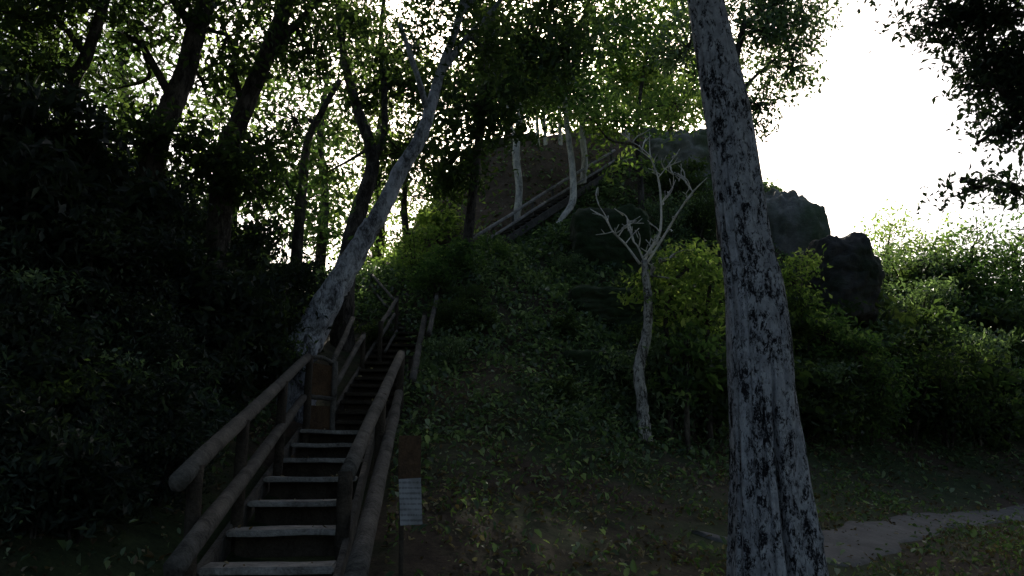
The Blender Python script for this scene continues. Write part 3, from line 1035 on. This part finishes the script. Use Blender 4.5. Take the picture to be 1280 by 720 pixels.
def bare_tree():
    main = [(806, 553, 13.6, 19), (804, 510, 13.7, 15), (799, 460, 13.8, 14), (808, 420, 13.85, 13), (810, 375, 13.9, 11), (805, 326, 14, 8)]
    L_ = [[(805, 328, 14, 6), (812, 312, 14, 5), (825, 290, 14.1, 5), (826, 250, 14.2, 4.2), (822, 220, 14.2, 3.6), (813, 195, 14.2, 2.6), (812, 165, 14.3, 1.4)],
          [(808, 330, 14, 5.5), (830, 295, 14, 5), (850, 262, 13.9, 4), (866, 240, 13.8, 3.4), (884, 222, 13.7, 1.6)],
          [(866, 240, 13.8, 3), (855, 225, 13.9, 2.4), (838, 215, 14, 1.2)],
          [(800, 330, 14, 5), (782, 306, 14, 4.4), (765, 288, 13.9, 3.6), (757, 270, 13.9, 2.6), (748, 256, 13.9, 1.2)],
          [(823, 222, 14.2, 2.4), (838, 203, 14.3, 1.8), (850, 186, 14.3, 1)], [(813, 195, 14.2, 2.2), (798, 182, 14.3, 1.6), (786, 176, 14.3, .9)],
          [(826, 255, 14.2, 2.4), (840, 238, 14.3, 1.8), (842, 216, 14.3, 1)], [(805, 326, 14, 4), (797, 308, 14, 3), (790, 298, 14, 2.4), (786, 274, 14, 1)]]
    rnd = random.Random(4)
    tw = []
    for l in L_:
        for k in range(9 if len(l) > 3 else 5):
            i = rnd.randrange(1, len(l))
            t = rnd.random()
            x = l[i - 1][0] * (1 - t) + l[i][0] * t
            y = l[i - 1][1] * (1 - t) + l[i][1] * t
            dx, dy = rnd.uniform(-22, 22), rnd.uniform(-24, 8)
            dd = rnd.uniform(-.25, .25)
            y0 = l[i][2]
            tw.append([(x, y, y0, 1.7), (x + dx * .5 + rnd.uniform(-3, 3), y + dy * .6, y0 + dd * .5, 1.3), (x + dx, y + dy, y0 + dd, .9)])
            tw.append([(x + dx * .5, y + dy * .6, y0 + dd * .5, 1.2), (x + dx * .9 + rnd.uniform(-8, 8), y + dy * .8 - 6, y0 + dd, .8)])
    L_ = [[(a_, b_, c_, w_ * .6) for a_, b_, c_, w_ in q] for q in L_]
    sh = lambda q: [(a_, b_, c_ + BY, w_) for a_, b_, c_, w_ in q]
    tree('bare_tree', 'slim pale tree with bare twisting branches tinted sunlit white in front of the mound', sh(main), [sh(q) for q in L_ + tw],
         [(815, 345, 14.2 + BY, 34, 22, .6, .5), (842, 318, 14.3 + BY, 30, 18, .5, .35)], LEAF_Y, BARK_MOTT, .12, sides=10, wob=.1, limbm=BARK_LIMB, cl=.2, bury=.3)


bare_tree()

# right side
tree('forest_tree', 'dark overhanging tree filling the top right corner above open sky',
     [(1420, 620, 10, 46), (1410, 400, 10, 40), (1380, 200, 10, 34), (1360, 60, 10, 28), (1350, -80, 10, 22)],
     [[(1378, 190, 10, 16), (1320, 150, 10, 10), (1270, 150, 10, 6), (1220, 180, 10, 4)], [(1360, 60, 10, 14), (1290, 20, 10, 9), (1220, 20, 10, 6), (1160, 30, 10, 3)],
      [(1400, 330, 10, 10), (1330, 260, 10, 7), (1260, 230, 10, 4), (1200, 225, 10, 2.5)]],
     [(1240, 25, 10, 90, 34, .8, 2.4), (1192, 12, 10, 44, 26, .6, 3.0), (1272, 100, 10, 54, 66, .7, 3.0), (1235, 75, 10, 40, 34, .6, 2.4), (1262, 160, 10, 36, 32, .6, 2.2), (1205, 112, 10, 16, 20, .4, .6),
      (1218, 234, 10, 46, 18, .5, 1.6), (1272, 240, 10, 30, 26, .5, 1.8), (1340, 120, 10, 70, 110, 1.2, 1.4), (1400, -80, 10, 150, 80, 1.5, 1.2), (1180, -70, 10, 90, 60, 1.2, 1.0)], LEAF_B, BARK_DARK, .12, cl=.17, per=14)
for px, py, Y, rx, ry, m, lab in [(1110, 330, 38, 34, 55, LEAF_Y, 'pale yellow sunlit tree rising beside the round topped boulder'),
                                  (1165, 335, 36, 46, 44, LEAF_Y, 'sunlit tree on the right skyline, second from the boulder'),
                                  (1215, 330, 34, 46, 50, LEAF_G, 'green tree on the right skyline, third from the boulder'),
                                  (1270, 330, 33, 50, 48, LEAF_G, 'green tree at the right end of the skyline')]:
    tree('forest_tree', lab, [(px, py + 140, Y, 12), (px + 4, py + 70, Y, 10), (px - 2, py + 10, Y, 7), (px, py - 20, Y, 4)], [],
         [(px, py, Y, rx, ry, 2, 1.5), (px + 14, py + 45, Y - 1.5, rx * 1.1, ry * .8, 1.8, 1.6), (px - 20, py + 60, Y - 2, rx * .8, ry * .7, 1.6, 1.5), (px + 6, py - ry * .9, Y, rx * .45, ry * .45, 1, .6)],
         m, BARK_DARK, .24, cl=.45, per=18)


# off-frame forest that shades the place -----------------------------------
def canopy_tree(x, y, h, r, label):
    z = H1(x, y)
    root = thing('forest_tree', (x, y, z), label, 'tree', 'forest trees standing outside the picture')
    t = Tubes()
    pts, rr = smooth_path([(x, y, z - .4), (x + .2, y, z + h * .4), (x - .1, y + .2, z + h * .75), (x, y, z + h)], [.35, .28, .2, .08], 6)
    t.add(pts, rr, 10, .04)
    rootless(t.build('trunk', BARK_DARK), root)
    c = Crown(.42, LEAF_D)
    for k in range(7):
        a = k * 2.4
        q = .55 * r if k else 0
        c.blob((x + q * math.cos(a), y + q * math.sin(a), z + h * (.8 + .06 * (k % 3))), (r * .62, r * .62, r * .38), 130, .5, 18, .5, True)
    c.build(root, BARK_DARK)


LAB = 'broad dark forest tree outside the picture shading the stairs and path'
for x, y, h, r in [(9, 1, 12, 5), (15, 7, 13, 5.5), (19, 14, 14, 5.5), (24, 22, 14, 6), (-10, -6, 13, 6), (-13, 3, 12, 5), (-4, -2, 12, 5), (-16, 11, 13, 5), (-8, 3, 8.5, 5), (-12, -14, 13, 7), (-20, 0, 13, 7), (18, 0, 12, 7), (-20, -10, 13, 7), (18, -12, 13, 7)]:
    canopy_tree(x, y, h, r, LAB)


# ------------------------------------------------------------------ shrubs
def link_copy(o, parent=None):
    c = o.copy()
    COL.objects.link(c)
    if parent is not None:
        c.parent = parent
    for ch in list(o.children):
        link_copy(ch, c)
    return c


def shrub_proto(m, leaf, n=70, r=.9, asp=.45, per=24):
    root = thing('shrub', (0, 0, 0), '', '')
    t = Tubes()
    tips = []
    for k in range(9):
        a = k * 2.4 + RNG.uniform(0, .5)
        q = RNG.uniform(.3, .8) * r
        tip = np.array([q * math.cos(a), q * math.sin(a), r * RNG.uniform(.7, 1.5)])
        pts, rr = smooth_path([(0, 0, -.3), tip * .45 + np.array([0, 0, .1]), tip], [.025, .018, .006], 5)
        t.add(pts, rr, 5, .02)
        tips.append(tip)
    st = t.build('stem', BARK_DARK, root)
    c = Crown(leaf, m)
    for tip in tips:
        c.blob(tip + np.array([0, 0, -.1]), (r * .42, r * .42, r * .36), n // 9, .13, per, .5, False)
    c.blob((0, 0, r * .55), (r * .85, r * .85, r * .5), n // 2, .16, per, .5, False)
    C = np.concatenate(c.C)
    L = np.concatenate(c.L)
    V, F = leaves_mesh(C, L, L * asp, .5)
    mesh_obj('crown', V, F, m, root, var=np.repeat(np.concatenate(c.var), 2))
    return root


def fern_proto(m, fr=9, L=1.2):
    root = thing('fern', (0, 0, 0), '', '')
    for k in range(fr):
        a = k * 2 * math.pi / fr + RNG.uniform(-.2, .2)
        d = np.array([math.cos(a), math.sin(a), 0])
        s = np.array([-math.sin(a), math.cos(a), 0])
        ll = L * RNG.uniform(.75, 1.15)
        ts = np.linspace(0, 1, 18)
        rise = RNG.uniform(.7, 1.0)
        pts = np.array([d * ll * (t * .85) + np.array([0, 0, ll * (rise * t - .85 * t * t)]) for t in ts])
        V, F = [], []
        tb = Tubes()
        tb.add(pts, np.linspace(.012, .003, 18), 4)
        V = list(np.concatenate(tb.V))
        F = list(tb.F)
        for i in range(2, 18):
            t = ts[i]
            w = ll * .26 * math.sin(math.pi * min(1, t * .85 + .15)) ** .7
            for sg_ in (-1, 1):
                b = pts[i]
                tip = b + s * sg_ * w + d * w * .45 - np.array([0, 0, w * .25])
                mid = (b + tip) / 2
                wd = d * .035 * ll
                k0 = len(V)
                V += [b, mid - wd, tip, mid + wd]
                F += [(k0, k0 + 1, k0 + 2), (k0, k0 + 2, k0 + 3)]
        mesh_obj('frond', np.array(V), F, m, root, var=np.clip(RNG.normal(.5, .2, len(F)), 0, 1))
    return root


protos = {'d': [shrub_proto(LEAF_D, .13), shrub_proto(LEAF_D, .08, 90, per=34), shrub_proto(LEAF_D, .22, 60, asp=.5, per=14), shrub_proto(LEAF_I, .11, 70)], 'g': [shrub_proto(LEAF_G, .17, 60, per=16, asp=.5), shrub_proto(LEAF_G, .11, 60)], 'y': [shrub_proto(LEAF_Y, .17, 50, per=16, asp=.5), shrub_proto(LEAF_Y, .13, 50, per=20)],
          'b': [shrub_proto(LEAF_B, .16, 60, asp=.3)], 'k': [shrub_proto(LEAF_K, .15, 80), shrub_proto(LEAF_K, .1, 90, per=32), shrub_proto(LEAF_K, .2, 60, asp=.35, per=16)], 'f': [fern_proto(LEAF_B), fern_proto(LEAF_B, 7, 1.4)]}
used = set()


def plant(kind, px, py, s, label, group=None, Y=None, sink=.05):
    p = hit(px, py) if Y is None else P(px, py, Y)
    if p is None:
        return
    z = H1(p[0], p[1]) - sink if Y is None else min(p[2], H1(p[0], p[1]) + .35)
    pr = protos[kind]
    un = [q_ for q_ in pr if id(q_) not in used]
    o = un[0] if un else random.choice(pr)
    if id(o) in used:
        o = link_copy(o)
    else:
        used.add(id(o))
    o.location = (float(p[0]), float(p[1]), float(z))
    o.rotation_euler = (random.uniform(-.12, .12), random.uniform(-.12, .12), random.uniform(0, 6.28))
    o.scale = (s, s, s * random.uniform(.85, 1.15))
    o['label'] = label
    o['category'] = 'fern' if kind == 'f' else 'shrub'
    if group:
        o['group'] = group
    elif 'group' in o:
        del o['group']


# dark thicket on the left bank
GL = 'dark leafy shrub merged into the shaded thicket on the left bank'
n_ = 0
for j, py in enumerate(range(170, 720, 46)):
    for i in range(8):
        px = -60 + i * 62 + (j % 2) * 28 + random.uniform(-14, 14)
        lim = 370 - max(0, py - 400) * .75
        if py < 300:
            lim = 200 + (py - 150) * 1.0
        if px > lim:
            continue
        p = hit(px, py)
        if p is None or p[1] > 40:
            continue
        sc = max(.45, min(1.2, p[1] * .085))
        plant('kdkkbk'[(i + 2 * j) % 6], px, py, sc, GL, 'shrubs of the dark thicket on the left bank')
        n_ += 1
for px, py, s, lab in [(90, 190, 1.0, 'bluish feathery fern on the top of the left bank below the corner trunk'), (150, 200, 1.1, 'bluish feathery fern right of the corner trunk on the bank top'),
                       (215, 290, .9, 'pale fern hanging over the left bank below the thickest trunk'), (255, 300, .8, 'pale fern under the second dark trunk'),
                       (280, 330, .8, 'fern lowest of those under the second dark trunk'), (345, 345, .6, 'small fern beside the foot of the leaning pale trunk'),
                       (75, 290, .9, 'fern in the dark middle of the left bank'), (30, 235, 1.0, 'fern at the left edge of the picture')]:
    plant('f', px, py, s, lab)
for px, py, s, lab in [(130, 330, 1.0, 'pale arching fern in the middle of the dark left bank'), (60, 380, .9, 'low arching fern on the lower left bank'), (240, 390, .7, 'arching fern lowest on the left bank beside the log handrail'),
                       (310, 300, .8, 'arching fern at the right end of the left bank crest'), (180, 250, 1.0, 'arching fern between the two thick dark trunks')]:
    plant('f', px, py, s, lab)
for px, py, s, lab in [(470, 440, .5, 'small dark shrub left of the middle flight of steps'), (560, 420, .6, 'dark shrub right of the tall leaning stair posts'), (556, 470, .5, 'low dark shrub at the right end of the lower handrail'),
                       (600, 420, .4, 'dark shrub on brown earth right of the stairs')]:
    plant('d', px, py, s, lab)
for i, (px, py, Y, s_) in enumerate([(-20, 205, 8.6, 1.1), (25, 200, 9.2, 1.15), (70, 205, 9.4, 1.1), (115, 205, 9.8, 1.15), (160, 215, 10, 1.1), (205, 235, 10.2, 1.05), (245, 262, 10.6, 1.0),
                                     (285, 290, 11, .95), (318, 320, 11.4, .75), (345, 345, 12.4, .5), (45, 240, 8.4, 1.0), (130, 245, 9, 1.0), (-10, 165, 9.4, 1.0), (60, 172, 10, .9)]):
    p_ = P(px, py, Y)
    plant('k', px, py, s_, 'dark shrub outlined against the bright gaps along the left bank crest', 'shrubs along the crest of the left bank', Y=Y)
for q_ in LATE:
    plant(*q_)
# mound edge and centre
for kd, px, py, s, lab in [('y', 548, 300, .9, 'yellow green shrub where the mound meets the upper stairs'), ('y', 520, 350, 1.0, 'sunlit shrub at the head of the upper stairs'),
                           ('g', 575, 345, .7, 'green shrub at the left foot of the mound stairway'), ('g', 545, 372, .8, 'low green shrub behind the tall leaning stair posts'),
                           ('g', 620, 330, .5, 'low green shrub below the start of the mound stairway'),
                           ('d', 585, 390, .5, 'dark shrub on the mound slope beside the stair posts')]:
    plant(kd, px, py, s, lab)
# bright small trees round the bare tree and below the stump
for lab, tr, bl, m_ in [
    ('sunlit yellow green small tree whose leaves hide the fork of the bare pale tree', [(836, 560, 15.2, 9), (838, 470, 15.2, 8), (832, 400, 15.2, 6), (838, 350, 15.2, 4)],
     [(822, 362, 15.0, 34, 24, .7, 1.3), (858, 338, 15.3, 40, 32, .8, 1.5), (840, 390, 15.2, 44, 22, .7, 1.3)], LEAF_Y),
    ('sunlit small tree pressed against the left side of the big trunk', [(888, 560, 15.8, 9), (886, 470, 15.8, 8), (884, 400, 15.8, 6), (888, 350, 15.8, 4)],
     [(890, 350, 15.8, 34, 34, .8, 1.5), (876, 395, 15.8, 40, 28, .8, 1.5), (870, 315, 16, 26, 20, .6, .8)], LEAF_Y),
    ('shaded green small tree under the sunlit leaves beside the pale stem', [(860, 570, 15, 8), (858, 500, 15, 7), (860, 440, 15, 4)],
     [(860, 440, 15, 44, 34, .8, 1.5), (845, 480, 15, 34, 34, .7, 1.3)], LEAF_G),
    ('light green small tree at the foot of the mossy stone stump', [(990, 570, 21, 9), (990, 450, 21, 8), (992, 370, 21, 5)],
     [(990, 350, 21, 30, 34, .9, 1.3), (1000, 400, 20.6, 40, 34, .9, 1.6), (1010, 330, 21.5, 20, 16, .6, .7)], LEAF_Y),
    ('green small tree hugging the lower left of the round topped boulder', [(1035, 570, 21, 8), (1032, 480, 21, 7), (1030, 420, 21, 5)],
     [(1030, 420, 20.5, 44, 34, .9, 1.5), (1000, 455, 20.5, 44, 34, .9, 1.6), (1075, 440, 20.5, 36, 34, .9, 1.6)], LEAF_G)]:
    tree('small_tree', lab, tr, [], bl, m_, BARK_DARK, .17, cl=.17, per=16, sides=8)
GR = 'dark green shrub in the shaded thicket below the right skyline trees'
for j, py in enumerate((400, 440, 480, 520, 556)):
    for i in range(8):
        px = 1010 + i * 42 + (j % 2) * 20 + random.uniform(-10, 10)
        if px > 1320:
            continue
        if px < 1125 and py < 460:
            continue
        p = hit(px, py)
        if p is None:
            continue
        plant('ddgd'[(i + j) % 4], px, py, min(2.0, .075 * p[1]), GR, 'shrubs of the thicket on the right')
for i in range(7):
    for j, py in enumerate((450, 495, 540)):
        px = 838 + i * 26
        if px > 900 and px < 930:
            continue
        p = hit(px, py)
        if p is not None:
            plant('d', px, py, .075 * p[1], 'dark shrub in the black thicket between the pale stem and the big trunk', 'shrubs of the thicket behind the big trunk')


# ------------------------------------------------------------------ ground cover (stuff)
def scatter(name, label, m, n, region, leaf, lift=.05, asp=.6, up=2.0, clump=.5):
    """region(x,y)->prob"""
    out = []
    tot = 0
    while tot < n:
        x = RNG.uniform(-9, 16, 40000)
        y = 3.5 + 30 * RNG.uniform(0, 1, 40000) ** 1.4
        pr = region(x, y)
        cl_ = .5 + .5 * np.sin(x * 2.1 + 1.3 * np.sin(y * 1.7)) * np.sin(y * 1.9 + np.sin(x * 3.1))
        pr = pr * (1 - clump + clump * 2 * cl_)
        k = RNG.uniform(0, 1, 40000) < pr
        x, y = x[k], y[k]
        out.append(np.stack([x, y], 1))
        tot += len(x)
        if len(x) == 0:
            break
    q = np.concatenate(out)[:n]
    z = H(q[:, 0], q[:, 1]) + np.abs(RNG.normal(0, 1, len(q))) * lift + .015
    C = np.column_stack([q, z])
    if name == 'leaf_litter':
        ex = np.array(STEP_LEAVES)
        q = np.concatenate([q, ex[:, :2]])
        C = np.concatenate([C, ex])
    L = leaf * (.35 + 1.25 * RNG.uniform(0, 1, len(q)) ** 1.8) * (.42 + .032 * np.minimum(q[:, 1], 26))
    V, F = leaves_mesh(C, L, L * asp, up, hexa=True)
    v = np.clip(RNG.normal(.45, .25, len(q)), 0, 1)
    return tag(mesh_obj(name, V, F, m, var=np.repeat(v, 4)), label, None, kind='stuff')


def off_stairs(x, y):
    return ((np.abs(x - (-2.6 - .1287 * (y - 12))) > .85) | (y > 18)).astype(float)


def off_path(x, y):
    d = np.full(x.shape, 9.0)
    for p in pth[::4]:
        d = np.minimum(d, np.hypot(x - p[0], y - p[1]))
    return (d > .6).astype(float)


def above_stair(x, y):
    ax, ay, bx, by = M0[0], M0[1], M1[0], M1[1]
    cr = (bx - ax) * (y - ay) - (by - ay) * (x - ax)
    return ((cr > 0) & (y > 23) & (x < 7)).astype(float)


scatter('ground_cover', 'low leafy creepers covering the mound slope and bank', LEAF_I, 110000,
        lambda x, y: off_stairs(x, y) * (1 - .93 * above_stair(x, y)) * (1 - .85 * np.exp(-((x - _e[0]) / .8) ** 2 - ((y - _e[1]) / 2) ** 2)) * off_path(x, y) * np.clip((H(x, y) - 1.0) / 2, .06, 1) * np.where(x < 4.5, 1, .5), .12, .165, clump=.8)
scatter('grass', 'short green ground plants on the lower slope', LEAF_G, 25000,
        lambda x, y: off_stairs(x, y) * off_path(x, y) * ((y < 18) & (x > -2)) * .6, .09, .03, .35, .6, .8)
scatter('leaf_litter', 'dry fallen leaves scattered over the forest floor', LITTER, 42000,
        lambda x, y: off_stairs(x, y) * np.where(y < 16, 1, .3) * (.4 + .6 * off_path(x, y)), .09, .012, .6, 3.0, .9)
